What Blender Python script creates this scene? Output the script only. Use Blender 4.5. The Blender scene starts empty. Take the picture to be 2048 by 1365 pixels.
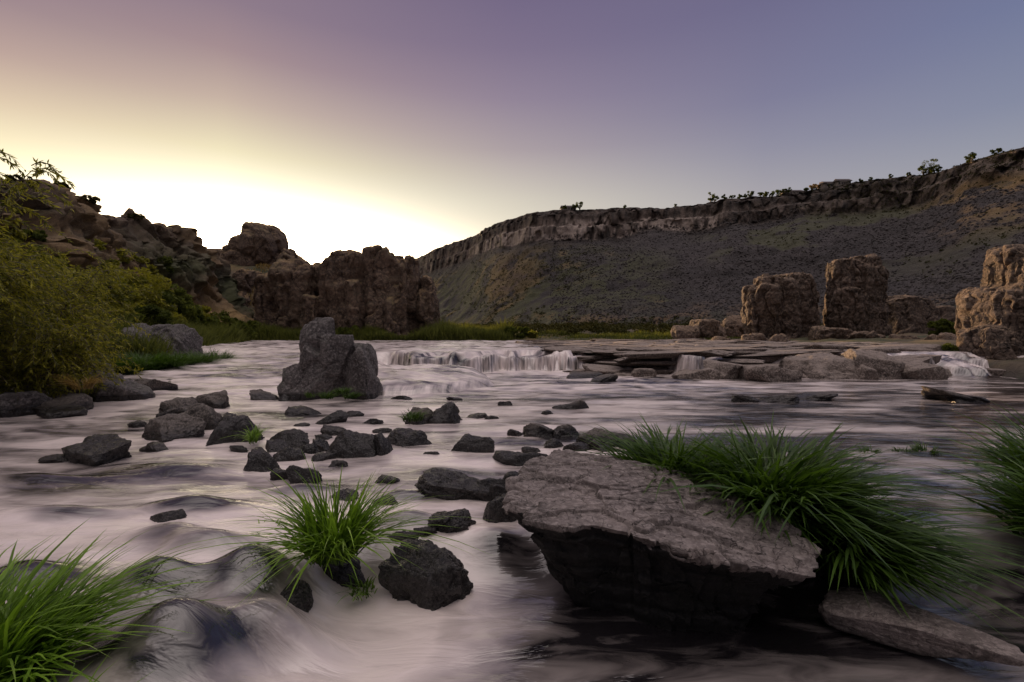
import bpy, bmesh, math, random
import numpy as np
from mathutils import Vector
random.seed(7); rng=np.random.default_rng(7)
H=1.8; F=967.0
def stand(px,py,z=0.0):
    y=(H-z)*F/(py-672.0); return ((px-1024)/F*y, y, z)
def brg(px,y): return (px-1024)/F*y
def hgt(py,y): return H+(672-py)/F*y
def lin(r,g,b):
    f=lambda c:(c/255/12.92 if c/255<=0.04045 else ((c/255+0.055)/1.055)**2.4)
    return (f(r),f(g),f(b),1)
def sm(a,b,x):
    t=np.clip((x-a)/(b-a),0,1); return t*t*(3-2*t)
# ------------ noise ------------
def hsh(ix,iy,iz,s=0):
    h=(ix.astype(np.int64)*374761393+iy.astype(np.int64)*668265263+iz.astype(np.int64)*1274126177+s*974634777)&0xFFFFFFFF
    h=((h^(h>>13))*1274126177)&0xFFFFFFFF
    h=((h^(h>>16))*2246822519)&0xFFFFFFFF
    h=h^(h>>15)
    return (h&0xFFFFFF)/float(0xFFFFFF)
def vn(P,s=0):
    I=np.floor(P); f=P-I; u=f*f*f*(f*(f*6-15)+10); I=I.astype(np.int64)
    r=0
    for a in (0,1):
        for b in (0,1):
            for c in (0,1):
                w=(u[:,0] if a else 1-u[:,0])*(u[:,1] if b else 1-u[:,1])*(u[:,2] if c else 1-u[:,2])
                r=r+w*hsh(I[:,0]+a,I[:,1]+b,I[:,2]+c,s)
    return r*2-1
def fbm(P,o=4,s=0,g=0.5):
    r=0;a=1;t=0
    for i in range(o):
        r=r+a*vn(P*(2.03**i)+i*17.3,s+i); t+=a; a*=g
    return r/t*1.5
def worley(P,s=0):
    I=np.floor(P).astype(np.int64); n=len(P)
    f1=np.full(n,9.0); f2=np.full(n,9.0); cid=np.zeros(n)
    for a in (-1,0,1):
        for b in (-1,0,1):
            for c in (-1,0,1):
                X=I[:,0]+a;Y=I[:,1]+b;Z=I[:,2]+c
                d=np.sqrt((X+hsh(X,Y,Z,s+1)-P[:,0])**2+(Y+hsh(X,Y,Z,s+2)-P[:,1])**2+(Z+hsh(X,Y,Z,s+3)-P[:,2])**2)
                m=d<f1
                f2=np.where(m,f1,np.minimum(f2,d)); cid=np.where(m,hsh(X,Y,Z,s+4),cid); f1=np.where(m,d,f1)
    return f1,f2,cid
# ------------ object helpers ------------
COL=bpy.context.scene.collection
def mesh(name,V,Fc,mat=None,smooth=True,col=None,attrs=None):
    me=bpy.data.meshes.new(name)
    V=np.asarray(V,dtype=np.float32); Fc=np.asarray(Fc,dtype=np.int32)
    k=Fc.shape[1]; me.vertices.add(len(V)); me.vertices.foreach_set('co',V.ravel())
    me.loops.add(Fc.size); me.loops.foreach_set('vertex_index',Fc.ravel())
    me.polygons.add(len(Fc)); me.polygons.foreach_set('loop_start',np.arange(0,Fc.size,k,dtype=np.int32))
    me.polygons.foreach_set('loop_total',np.full(len(Fc),k,dtype=np.int32))
    me.update(calc_edges=True); me.validate()
    if smooth: me.polygons.foreach_set('use_smooth',np.ones(len(me.polygons),dtype=bool))
    if attrs:
        for nm,a in attrs.items():
            at=me.attributes.new(nm,'FLOAT','POINT'); at.data.foreach_set('value',np.asarray(a,dtype=np.float32))
    if col is not None:
        at=me.attributes.new('Col','FLOAT_COLOR','POINT')
        c=np.ones((len(V),4),dtype=np.float32); c[:,:3]=col; at.data.foreach_set('color',c.ravel())
    ob=bpy.data.objects.new(name,me); COL.objects.link(ob)
    if mat: me.materials.append(mat)
    return ob
def grid_faces(r,c):
    i=np.arange(r-1)[:,None]*c+np.arange(c-1)[None,:]
    i=i.ravel(); return np.stack([i,i+1,i+c+1,i+c],1)
def reg(o,label,cat,group=None,kind=None):
    o["label"]=label; o["category"]=cat
    if group:o["group"]=group
    if kind:o["kind"]=kind
    return o
def struct(o): o["kind"]="structure"; return o
def recenter(o):
    me=o.data; n=len(me.vertices); v=np.empty(n*3,dtype=np.float32); me.vertices.foreach_get('co',v); v=v.reshape(-1,3)
    c=v.mean(0); c[2]=v[:,2].min(); v-=c; me.vertices.foreach_set('co',v.ravel()); me.update(); o.location=[float(a) for a in c]
    return o
# ------------ materials ------------
class NT:
    def __init__(s,name):
        s.m=bpy.data.materials.new(name); s.m.use_nodes=True; s.t=s.m.node_tree; s.n=s.t.nodes; s.l=s.t.links
        s.b=s.n['Principled BSDF']; s.out=s.n['Material Output']
    def add(s,ty,ins=None,**kw):
        nd=s.n.new(ty)
        for k,v in kw.items(): setattr(nd,k,v)
        if ins:
            for k,v in ins.items():
                if isinstance(v,bpy.types.NodeSocket): s.l.new(v,nd.inputs[k])
                else: nd.inputs[k].default_value=v
        return nd
    def math(s,op,a,b=0.0,clamp=False):
        nd=s.add('ShaderNodeMath',{0:a,1:b},operation=op); nd.use_clamp=clamp; return nd.outputs[0]
    def mix(s,f,a,b,bt='MIX'):
        nd=s.n.new('ShaderNodeMix'); nd.data_type='RGBA'; nd.blend_type=bt
        for i,v in ((0,f),(6,a),(7,b)):
            if isinstance(v,bpy.types.NodeSocket): s.l.new(v,nd.inputs[i])
            else: nd.inputs[i].default_value=v
        return nd.outputs[2]
    def pos(s,sc=(1,1,1)):
        g=s.add('ShaderNodeNewGeometry'); m=s.add('ShaderNodeMapping',{0:g.outputs['Position'],3:sc}); return m.outputs[0]
    def noise(s,vec,scale,detail=6,rough=0.6,dist=0.0):
        return s.add('ShaderNodeTexNoise',{'Vector':vec,'Scale':scale,'Detail':detail,'Roughness':rough,'Distortion':dist}).outputs[0]
    def rng(s,v,a,b,c=0.0,d=1.0,smooth=False):
        nd=s.add('ShaderNodeMapRange',{0:v,1:a,2:b,3:c,4:d}); 
        if smooth: nd.interpolation_type='SMOOTHSTEP'
        return nd.outputs[0]
    def bump(s,h,st,dist,prev=None):
        ins={'Height':h,'Strength':st,'Distance':dist}
        nd=s.add('ShaderNodeBump',ins)
        if prev is not None: s.l.new(prev,nd.inputs['Normal'])
        return nd.outputs[0]
def rockmat(name,dark,mid,light,sc,wet=None,bs=1.0,rough=0.85,attr=False,strata=0.0,crk=0.6,top_tint=0.0,top_col=None,st=(1,1,1),wetd=0.16,fine=0.22,lite=(0.46,0.66),moss=None,spk=0.6):
    t=NT(name); p=t.pos()
    n1=t.noise(p,sc*1.0,5,0.65); n2=t.noise(p,sc*9,5,0.72)
    wv=t.add('ShaderNodeTexNoise',{'Vector':p,'Scale':sc*2.0,'Detail':2}).outputs['Color']
    vo=t.add('ShaderNodeTexVoronoi',{'Vector':t.add('ShaderNodeVectorMath',{0:t.pos(st),1:wv},operation='ADD').outputs[0],'Scale':sc*1.7},feature='DISTANCE_TO_EDGE').outputs[0]
    crack=t.rng(vo,0.0,0.03)
    if attr:
        at=t.add('ShaderNodeAttribute',attribute_name='Col').outputs[0]
        c=t.mix(t.rng(n1,0.3,0.7),t.mix(1.0,at,(0.6,0.58,0.57,1),'MULTIPLY'),at)
        c=t.mix(t.rng(n2,0.5,0.75,0,spk),c,t.mix(1.0,at,(1.7,1.65,1.6,1),'MULTIPLY'))
    else:
        c=t.mix(t.rng(n1,0.32,0.62),dark,mid)
        c=t.mix(t.rng(n2,lite[0],lite[1]),c,light)
    g=t.add('ShaderNodeNewGeometry'); nz=t.add('ShaderNodeSeparateXYZ',{0:g.outputs['Normal']}).outputs[2]
    if top_tint>0:
        c=t.mix(t.math('MULTIPLY',t.rng(nz,0.45,0.85),top_tint),c,top_col or light)  # tints upward faces; on cliffs and pillars this paints in warm light
    c=t.mix(t.math('MULTIPLY',t.math('SUBTRACT',1.0,crack),crk),c,(0.02,0.017,0.015,1))
    if moss is not None:
        c=t.mix(t.math('MULTIPLY',t.math('MULTIPLY',t.rng(n1,0.5,0.6),t.rng(nz,0.0,0.6)),moss),c,(0.03,0.05,0.01,1))
    if wet is not None:
        z=t.add('ShaderNodeSeparateXYZ',{0:g.outputs['Position']}).outputs[2]
        zz=t.math('ADD',z,t.math('MULTIPLY',t.math('SUBTRACT',n1,0.5),0.15))
        w=t.rng(zz,wet+0.10,wet)
        c=t.mix(w,c,t.mix(1.0,c,(wetd,wetd*0.95,wetd*0.95,1),'MULTIPLY'))
        t.l.new(t.rng(w,0,1,rough,0.22 if wetd>0.1 else 0.6),t.b.inputs['Roughness'])
    else: t.b.inputs['Roughness'].default_value=rough
    t.l.new(c,t.b.inputs['Base Color'])
    hsum=t.math('ADD',t.math('ADD',t.math('MULTIPLY',n1,1.0),t.math('MULTIPLY',n2,fine)),t.math('MULTIPLY',crack,0.18))
    if strata>0:
        hsum=t.math('ADD',hsum,t.math('MULTIPLY',t.noise(t.pos((0.25,0.25,strata)),1.0,4,0.6),0.8))
    t.l.new(t.bump(hsum,0.85*bs,0.3/sc),t.b.inputs['Normal']); return t.m
def leafmat(name,a,b,trans=0.45,rough=0.5,spec=0.3):
    t=NT(name); at=t.add('ShaderNodeAttribute',attribute_name='tint').outputs[2]
    c=t.mix(at,a,b)
    t.l.new(c,t.b.inputs['Base Color']); t.b.inputs['Roughness'].default_value=rough
    t.b.inputs['Specular IOR Level'].default_value=spec
    tr=t.add('ShaderNodeBsdfTranslucent'); t.l.new(t.mix(1.0,c,(1.6,1.6,0.8,1),'MULTIPLY'),tr.inputs[0])
    mx=t.add('ShaderNodeMixShader',{0:trans,1:t.b.outputs[0],2:tr.outputs[0]}); t.l.new(mx.outputs[0],t.out.inputs[0]); return t.m
M_rock=rockmat('river_rock',(0.024,0.021,0.019,1),(0.08,0.069,0.062,1),(0.25,0.215,0.19,1),3.0,wet=0.12,top_tint=0.25)  # upward faces blended towards the lighter colour
M_slab=rockmat('slab_rock',(0.075,0.064,0.06,1),(0.21,0.177,0.165,1),(0.38,0.33,0.31,1),2.2,bs=0.5,crk=0.9,st=(0.7,1.9,1),fine=0.9,lite=(0.44,0.72))
M_undershade=rockmat('slab_under_shade',(0.003,0.003,0.003,1),(0.008,0.007,0.007,1),(0.018,0.016,0.015,1),3.0,bs=0.7,rough=0.7)  # near-black copy of the slab rock, painting in the undercut's shade
M_slab2=rockmat('low_slab_rock',(0.09,0.077,0.07,1),(0.24,0.2,0.185,1),(0.42,0.36,0.33,1),3.0,wet=-0.26,bs=0.6,st=(0.8,1.6,1),fine=0.6)
M_wet=rockmat('wet_rock',(0.007,0.0065,0.0065,1),(0.02,0.018,0.018,1),(0.06,0.054,0.05,1),5.0,rough=0.16,bs=1.2)
M_up=rockmat('shelf_rock',(0.04,0.032,0.028,1),(0.14,0.11,0.092,1),(0.36,0.30,0.26,1),1.6,top_tint=0.6)  # paler on upward faces
M_bould=rockmat('grey_boulder',(0.045,0.04,0.04,1),(0.12,0.108,0.105,1),(0.26,0.235,0.226,1),1.6,wet=0.15,bs=0.8,moss=0.2)
M_cliff=rockmat('cliff_rock',(0.045,0.031,0.022,1),(0.12,0.08,0.056,1),(0.22,0.15,0.10,1),0.4,strata=0.5,bs=0.85,moss=0.3,top_tint=0.5,top_col=(0.32,0.21,0.085,1),fine=0.14)  # golden light on the cliff tops is painted into the colour
M_pill=rockmat('pillar_rock',(0.036,0.026,0.021,1),(0.11,0.078,0.06,1),(0.22,0.16,0.12,1),0.6,strata=0.5,bs=0.9,top_tint=0.4,top_col=(0.3,0.21,0.13,1),fine=0.2,st=(1.6,1.6,0.5))  # warm light painted onto the pillars' upward faces
M_hill=rockmat('hillside',(0,0,0,1),(0,0,0,1),(0,0,0,1),0.25,attr=True,bs=1.0,crk=0.1,spk=0.5,fine=0.4)
M_ground=rockmat('ground_soil',(0,0,0,1),(0,0,0,1),(0,0,0,1),1.0,attr=True,bs=0.6,moss=0.25)
M_grass=leafmat('grass_blade',(0.010,0.028,0.004,1),(0.095,0.18,0.026,1),0.33,0.35)
M_grassb=leafmat('bright_grass_blade',(0.03,0.07,0.008,1),(0.24,0.41,0.05,1),0.4,0.35)
M_reed=leafmat('reed_blade',(0.04,0.055,0.018,1),(0.16,0.175,0.055,1),0.4,0.8,0.05)
M_leafg=leafmat('golden_leaf',(0.05,0.068,0.012,1),(0.36,0.34,0.05,1))
M_leafd=leafmat('green_leaf',(0.03,0.045,0.012,1),(0.14,0.165,0.04,1),0.4,0.7,0.1)
M_scrub=leafmat('scrub_leaf',(0.03,0.033,0.014,1),(0.085,0.085,0.035,1),0.05,0.9,0.0)
M_dry=leafmat('dry_grass',(0.13,0.09,0.035,1),(0.38,0.26,0.09,1),0.3)
tb=NT('bark'); n=tb.noise(tb.pos((6,6,1)),3,4); tb.l.new(tb.mix(n,(0.03,0.022,0.015,1),(0.14,0.10,0.07,1)),tb.b.inputs[0]); tb.l.new(tb.bump(n,0.6,0.02),tb.b.inputs['Normal']); M_bark=tb.m
def plain(name,c,r=0.7):
    t=NT(name); n=t.noise(t.pos(),2.0,3); t.l.new(t.mix(n,tuple(x*0.75 for x in c[:3])+(1,),c),t.b.inputs[0]); t.b.inputs['Roughness'].default_value=r; return t.m
M_wallp=plain('painted_siding',(0.22,0.19,0.16,1)); M_roof=plain('roof_shingle',(0.09,0.07,0.065,1)); M_glass=plain('window_glass',(0.03,0.035,0.05,1),0.1)
# ------------ water ------------
HUMPS=((-1.85,3.55,0.42,0.30,0.28),(-1.45,3.1,0.34,0.28,0.26),(-1.95,2.75,0.36,0.28,0.28),(-2.6,4.1,0.5,0.2,0.16),(-1.0,4.6,0.4,0.2,0.13),(-0.15,4.35,0.3,0.2,0.14),(-2.5,3.4,0.32,0.22,0.2),(-3.2,5.0,0.7,0.22,0.13),(-4.5,6.4,0.9,0.25,0.10),(-2.4,5.6,0.5,0.18,0.09),(-1.2,5.4,0.4,0.15,0.09),(-5.5,8.2,0.9,0.25,0.08),(-2.0,7.4,0.6,0.18,0.07),(-0.5,5.6,0.3,0.15,0.08),(-3.6,3.6,0.4,0.25,0.14),(-0.2,7.0,0.5,0.15,0.06),(0.9,6.6,0.5,0.15,0.06),(-4.6,4.8,0.6,0.2,0.11),(-3.4,7.2,0.6,0.2,0.08),(-1.2,2.6,0.28,0.22,0.18),(-3.1,4.3,0.4,0.16,0.1),(-5.8,6.0,0.8,0.2,0.09),(-0.9,6.3,0.4,0.12,0.06))
def water_z(x,y,detail=True):
    P=np.stack([x,y,np.zeros_like(x)],1)
    up=1.0+0.008*np.clip(y-24,-10,32)
    edge=24.0-3.2*sm(3.8,6.8,x)+1.5*vn(P*[0.45,0,0],3)+0.9*vn(P*[1.3,0,0],4)+0.4*vn(P*[3.5,0,0],5)
    gap=sm(0.05,0.35,vn(P*[0.5,0,0],16))
    hi=np.clip(0.80+0.16*vn(P*[0.9,0,0],17),0.5,0.95)
    sw=0.10+4.0*sm(3.4,4.4,x)*(1-gap)+0.5*sm(0.3,0.7,vn(P*[0.8,0,0],19))
    step=hi*sm(0,1,(y-edge+0.14)/(0.14+sw))+(1-hi)*sm(0,0.35,y-edge-1.0-0.8*vn(P*[1.1,0,0],8))
    sl=sm(13,32,y)
    w=sm(-8,-5.8,x); z=up*(sl*(1-w)+step*w)
    d=np.sqrt(((x+4.0+0.25*vn(P*0.9,6))/3.3)**2+((y-18.8)/(4.2+0.5*vn(P*[0.8,0,0],5)))**2)
    dome=0.50*np.sqrt(np.clip(1-np.clip(d,0,1)**3,0,1))*(1+0.15*sm(16,22,y))
    z=np.maximum(z,dome)
    xb=-1.5+0.15*vn(P*1.7,9); yb=4.15+0.35*vn(P*[1.1,0,0],10)
    low=sm(xb-0.45,xb+0.35,x)*sm(yb+0.35,yb-0.35,y)
    z=z-0.3*low
    fall=np.clip(1.3-np.abs(y-edge+0.03)/0.28,0,1)*w*np.maximum(sm(4.0,3.2,x),gap)+np.clip(1-np.abs(d-0.96)/0.09,0,1)*sm(19,17,y)
    hs=np.zeros_like(x)
    for (hx,hy,rx,ry,hh) in HUMPS:
        r=((x-hx)/rx)**2+((y-hy)/ry)**2
        q=np.exp(-r*1.3); z=z+hh*q; hs=hs+np.exp(-(((x-hx-0.25*rx)/rx)**2+((y-hy+0.3*ry)/ry)**2)*1.5)*min(1,hh/0.11)
    if detail:
        calm=1-sm(0.25,0.6,x/np.maximum(y,1))*sm(5,8,y)*0.8
        z=z+calm*0.036*fbm(P*[0.8,2.4,1],3,20)*(1+0.9*sm(13,18,y))+0.02*sm(7,4,y)*fbm(P*[2.0,3.0,1],3,24)*sm(1.0,-0.5,x)*(1-0.7*low)
        z=z+0.06*sm(25,28,y)*fbm(P*[0.7,0.9,1],4,31)
        z=z+0.06*sm(1.0,0.8,d)*fbm(P*[2.0,0.8,1],3,35)
    return z,low,fall,edge,d,hs,gap
def wz1(x,y):
    return float(water_z(np.array([float(x)]),np.array([float(y)]),False)[0][0])
ys=np.concatenate([np.geomspace(0.7,14,260)[:-1],np.linspace(14,26.5,270)[:-1],np.geomspace(26.5,66,110)])
us=np.linspace(-1.45,1.45,560)
Y,U=np.meshgrid(ys,us,indexing='ij'); X=U*(Y+2.2); x=X.ravel(); y=Y.ravel()
z,low,fall,edge,dd,hs,gap=water_z(x,y)
P=np.stack([x,y,np.zeros_like(x)],1)
st=fbm(P*[0.8,2.6,1]+0.6*np.stack([fbm(P*0.5,2,50)]*3,1),4,40)
st2=fbm(P*[0.35,1.1,1]+0.6*np.stack([fbm(P*0.3,2,55)]*3,1),3,58)
bx=x/np.maximum(y,1)
milk=0.66+0.62*st+0.55*st2
milk+=0.8*np.clip(1-np.abs(y-edge+1.0)/2.6,0,1)*(x>-6)*(y<edge)*np.maximum(sm(6,3.5,x),gap)+0.10*sm(24,30,y)
milk-=0.46*sm(0.10,0.5,bx)*sm(25,19,y)
milk-=1.05*np.clip(hs,0,1)*sm(12,5,y)
mp=0.98-1.3*sm(-0.9,0.9,x)+0.35*fbm(P*[1.6,0.9,1]+0.5*np.stack([fbm(P*0.8,2,66)]*3,1),3,60)-0.7*np.clip(hs,0,1)
mp=np.maximum(mp,0.20*sm(3.3,2.7,y)+0.12*sm(2.2,3.0,x))
milk=milk*(1-low)+mp*low
g=np.clip(milk,0.0,1)
riv=struct(mesh('river_water',np.stack([x,y,z],1),grid_faces(len(ys),len(us)),attrs={'milk':g,'fall':np.clip(fall,0,1)}))
t=NT('river_water_surface')
mk=t.add('ShaderNodeAttribute',attribute_name='milk').outputs[2]; fl=t.add('ShaderNodeAttribute',attribute_name='fall').outputs[2]
ns=t.noise(t.pos((1.0,3.2,1)),1.6,4,0.55,0.8)
mk2=t.math('ADD',mk,t.math('MULTIPLY',t.math('SUBTRACT',ns,0.5),0.8))
str_=t.noise(t.pos((3.2,0.4,0.3)),1.0,5,0.62); st3=t.noise(t.pos((0.9,0.1,0.1)),1.0,2,0.5)
strk=t.math('MULTIPLY',t.rng(str_,0.36,0.62),t.rng(st3,0.3,0.5,0.4,1.0))
mk3=t.add('ShaderNodeMix',{0:fl,2:mk2,3:strk}).outputs[0]
mk3=t.math('MULTIPLY',mk3,1.0,True)
c=t.mix(mk3,(0.015,0.013,0.015,1),(0.86,0.755,0.715,1))
t.l.new(c,t.b.inputs[0]); t.l.new(t.rng(mk3,0,1,0.10,0.24),t.b.inputs['Roughness'])
t.b.inputs['IOR'].default_value=1.6; t.b.inputs['Specular IOR Level'].default_value=0.9
b=t.bump(ns,0.28,0.1); t.l.new(b,t.b.inputs['Normal'])
riv.data.materials.append(t.m)
# ------------ ground sheet ------------
def axis(n,lo,hi,k):
    a=np.sinh(np.linspace(np.arcsinh(lo/k),np.arcsinh(hi/k),n))*k; return a
gx=axis(420,-1600,1600,14); gy=axis(420,-300,2500,18)
GY,GX=np.meshgrid(gy,gx,indexing='ij'); x=GX.ravel(); y=GY.ravel()
def ground_z(x,y):
    P=np.stack([x,y,np.zeros_like(x)],1)
    xL=np.interp(y,[-20,5,8,11,17,33,52,60],[-9,-9,-9.4,-12.4,-13.8,-21,-28,-31])+0.5*vn(P*0.3,70)
    xR=np.interp(y,[-20,5,20,24,35,50,60],[14,15,21,21.5,24,22,20])+0.8*vn(P*0.3,71)
    lev=np.interp(y,[0,13,32,60],[0,0,1.0,1.25])
    far=54.5+1.2*vn(P*0.15,72)
    dl=xL-x; dr=x-xR; df=y-far
    d=np.maximum(np.maximum(dl,dr),df)
    h=-1.0+(lev+1.15)*sm(-0.8,0.8,d)+0.035*np.clip(d,0,60)*sm(0,4,d)
    h+=0.22*np.clip(dl-2,0,11)*sm(70,50,y)
    h+=10.5*sm(60,74,y)*sm(-26,-38,x)*sm(140,100,y)
    h+=0.15*fbm(P*0.6,4,73)*sm(0,3,d)+0.9*fbm(P*0.25,4,74)*sm(61,66,y)*(sm(-24,-30,x)+0.5*sm(-10,0,x))
    return h,d,dl
gz,gd,gdl=ground_z(x,y)
P=np.stack([x,y,gz],1); n1=fbm(P*0.12,4,80)[:,None]; n2=fbm(P*0.5,3,81)[:,None]
dirt=np.array([[0.10,0.078,0.05]]); green=np.array([[0.06,0.065,0.025]]); gold=np.array([[0.24,0.165,0.065]])
c=dirt+(green-dirt)*sm(-0.3,0.2,n1); c=c+(gold-c)*sm(0.1,0.5,n2)*0.7
c=np.where(gd[:,None]<0.3,np.array([[0.03,0.027,0.025]]),c)
struct(mesh('ground',P,grid_faces(len(gy),len(gx)),M_ground,col=c))
def gz1(x,y): return float(ground_z(np.array([float(x)]),np.array([float(y)]))[0][0])
# ------------ far canyon wall ------------
rim=[(700,560),(800,527),(840,516),(870,500),(930,480),(985,450),(1060,426),(1130,419),(1200,416),(1300,413),(1400,406),(1450,396),(1550,390),(1620,383),(1700,371),(1800,360),(1850,346),(1900,330),(1950,315),(2048,290),(2200,250),(2500,180)]
rx=[];
for px,py in rim:
    d=68.0*F/(672-py); d=min(d,560)
    rx.append((brg(px,d),d,hgt(py,d)))
foot=[(700,330),(870,250),(1000,185),(1200,140),(1500,112),(1800,92),(2048,80),(2500,68)]
NC,NR=1000,230
pxs=np.array([r[0] for r in rim],float); pc=np.linspace(700,2500,NC)
RX=np.interp(pc,pxs,[r[0] for r in rx]); RY=np.interp(pc,pxs,[r[1] for r in rx]); RZ=np.interp(pc,pxs,[r[2] for r in rx])
FY=np.interp(pc,[f[0] for f in foot],[f[1] for f in foot]); FX=(pc-1024)/F*FY; FZ=np.full(NC,0.8)
k=np.ones(15)/15
def smo(a): 
    p=np.pad(a,7,mode='edge'); return np.convolve(p,k,'valid')
RX,RY,RZs=smo(RX),smo(RY),RZ
v=np.linspace(0,1,NR)
tt=np.interp(v,[0,0.62,0.66,0.72,0.74,0.80,0.82,0.88,1],[0,0.86,0.885,0.90,0.925,0.94,0.97,1.0,1.9])
hA=np.interp(v,[0,0.3,0.62,0.66,0.72,0.74,0.80,0.82,0.88,1],[0,0.26,0.70,0.74,0.84,0.85,0.945,0.95,1.0,1.01])
hB=np.interp(v,[0,0.3,0.62,0.66,0.72,0.74,0.80,0.82,0.88,1],[0,0.28,0.78,0.84,0.88,0.91,0.955,0.965,1.0,1.01])
wB=np.clip(0.35+0.9*fbm(np.stack([pc*0.006,0*pc,0*pc],1),3,99)+0.6*sm(1400,1750,pc),0,1)
V_,C_=np.meshgrid(v,np.arange(NC),indexing='ij'); T_,_=np.meshgrid(tt,np.arange(NC),indexing='ij'); Hh=hA[:,None]*(1-wB)[None,:]+hB[:,None]*wB[None,:]
x=(FX+(RX-FX)*T_).ravel(); y=(FY+(RY-FY)*T_).ravel(); z=(FZ+(RZs-FZ)*Hh).ravel()
ddx=(FX-RX); ddy=(FY-RY); L=np.hypot(ddx,ddy); ox=np.tile(ddx/L,NR); oy=np.tile(ddy/L,NR)
vv=V_.ravel(); pp=np.tile(pc,NR); P=np.stack([x,y,z],1); wBt=np.tile(wB,NR)
cl=sm(0.62,0.67,vv)*sm(0.90,0.86,vv)
env=sm(0,0.08,vv)
gul=fbm(P*[0.02,0.02,0.006],4,100)*7*env*(1-sm(0.85,1,vv)*0.6)
col_=fbm(P*[0.25,0.25,0.012],4,105)*2.2*cl
f1,f2,ci=worley(P*[0.28,0.28,0.05]+0.4*np.stack([vn(P*0.1,107)]*3,1),110)
off=gul+col_+(ci-0.5)*2.4*cl+fbm(P*0.15,4,108)*0.7*env
x=x+ox*off; y=y+oy*off; z=z+fbm(P*0.12,3,112)*(0.4*env+0.3)+ (fbm(np.stack([x*0.05,y*0.05,0*x],1),4,115)*1.1)*sm(0.8,0.88,vv)
n1=fbm(P*0.035,5,120); n2=fbm(P*0.2,4,121); n3=fbm(P*[0.6,0.6,0.04],3,122); n4=fbm(P*0.012,3,124)
talus=np.array([0.050,0.042,0.042]); scrub=np.array([0.066,0.070,0.028]); gold=np.array([0.32,0.20,0.08]); cliffc=np.array([0.16,0.122,0.098]); pale=np.array([0.62,0.52,0.45])
c=np.tile(talus,(len(x),1))*(1+0.35*n2[:,None]+0.25*n1[:,None])
def bl(c,k,w): return c+(k-c)*w[:,None]
leftness=sm(1360,1080,pp+160*n1)*sm(0.66,0.5,vv)
c=bl(c,scrub,np.clip(leftness*sm(-0.6,0.2,n2),0,1))
c=bl(c,gold,leftness*sm(0.15,0.8,n1+0.6*n2)*0.45)
gp=sm(0.05,0.4,n1+0.35*n2+0.3*n4)*sm(0.2,0.5,vv)*sm(1350,1500,pp)
c=bl(c,scrub*1.2,gp*0.75)
c=bl(c,gold*0.6,sm(0.22,0.03,vv+0.08*n1)*sm(-0.1,0.5,n2+0.4*n1)*0.8); c=bl(c,scrub,sm(0.2,0.02,vv)*sm(0.3,-0.2,n2)*0.8)
rg=sm(1820,1930,pp+60*n1)*sm(0.35,0.55,vv)
c=bl(c,gold*0.9,rg*sm(-0.15,0.4,n1+0.6*n2)*0.8)
c=bl(c,cliffc*(0.75),cl*0.9); c=c*(1+0.35*cl*sm(1500,1300,pp))[:,None]; c=c*(1+0.9*cl*n3)[:,None]*(1-0.6*cl*sm(0.1,0,f2-f1))[:,None]*(1-0.35*cl*sm(0.74,0.8,vv)*sm(1900,1700,pp))[:,None]
pw=sm(1105,1140,pp)*sm(1225,1205,pp)*sm(0.655,0.67,vv)*sm(0.79,0.75,vv)*sm(-0.3,0.1,n3+0.5*n2)
pw=np.maximum(pw,0.6*sm(0.0,0.45,n3+n1)*sm(0.64,0.66,vv)*sm(0.76,0.72,vv)*sm(1520,1400,pp)*sm(930,960,pp))
c=bl(c,pale,pw)
c=bl(c,gold*0.35,sm(0.88,0.93,vv))
struct(mesh('canyon_wall_hill',np.stack([x,y,z],1),grid_faces(NR,NC),M_hill,col=np.clip(c,0.005,1)))
HV=np.stack([x,y,z],1).reshape(NR,NC,3); HN=n1.reshape(NR,NC); HW=leftness.reshape(NR,NC); HG=gp.reshape(NR,NC)
def rim_at(px):
    j=int(np.argmin(abs(pc-px))); col=HV[int(0.8*NR):int(0.93*NR),j]; sl=(col[:,2]-H)/np.hypot(col[:,0],col[:,1]); return col[int(np.argmax(sl))]
# ------------ left canyon side ------------
path=np.array([(-34,-25,12),(-36,5,13),(-37,35,13.2),(-40.2,43,13.9),(-42,50,14.0),(-41.5,56,14.6),(-41,61,15.0),(-46,66,13),(-60,74,12)],float)
s=np.concatenate([[0],np.cumsum(np.hypot(np.diff(path[:,0]),np.diff(path[:,1])))]); NC2=520; sc_=np.linspace(0,s[-1],NC2)
PX,PY,PZ=[smo(np.interp(sc_,s,path[:,i])) for i in range(3)]
tx=np.gradient(PX); ty=np.gradient(PY); tl=np.hypot(tx,ty); OX=ty/tl; OY=-tx/tl
v=np.linspace(0,1,150); off_=np.interp(v,[0,0.35,0.5,0.62,0.75,0.8,1],[13,6.5,4.5,3.8,0.8,0,-30]); hz=np.interp(v,[0,0.35,0.5,0.62,0.75,0.8,1],[0,0.32,0.62,0.68,0.96,1.0,1.02])
O_,_=np.meshgrid(off_,np.arange(NC2),indexing='ij'); Hz,_=np.meshgrid(hz,np.arange(NC2),indexing='ij'); V_,_=np.meshgrid(v,np.arange(NC2),indexing='ij')
x=(PX+OX*O_).ravel(); y=(PY+OY*O_).ravel(); z=(0.5+(PZ-0.5)*Hz).ravel(); vv=V_.ravel(); P=np.stack([x,y,z],1)
PWl=P+1.2*np.stack([vn(P*0.5,138),vn(P*0.5,139),vn(P*0.5,140)],1)
f1,f2,ci=worley(PWl*[0.3,0.3,0.22],130); g1,g2,cj=worley(PWl*0.8,137); h1,h2,ck=worley(PWl*2.0,141); cl=sm(0.3,0.4,vv)*sm(0.9,0.8,vv)
o=(ci-0.5)*1.6*cl+fbm(P*0.25,5,131)*1.3+(cj-0.5)*0.8*cl+(ck-0.5)*0.35*cl-0.35*cl*sm(0.1,0,f2-f1)
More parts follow.
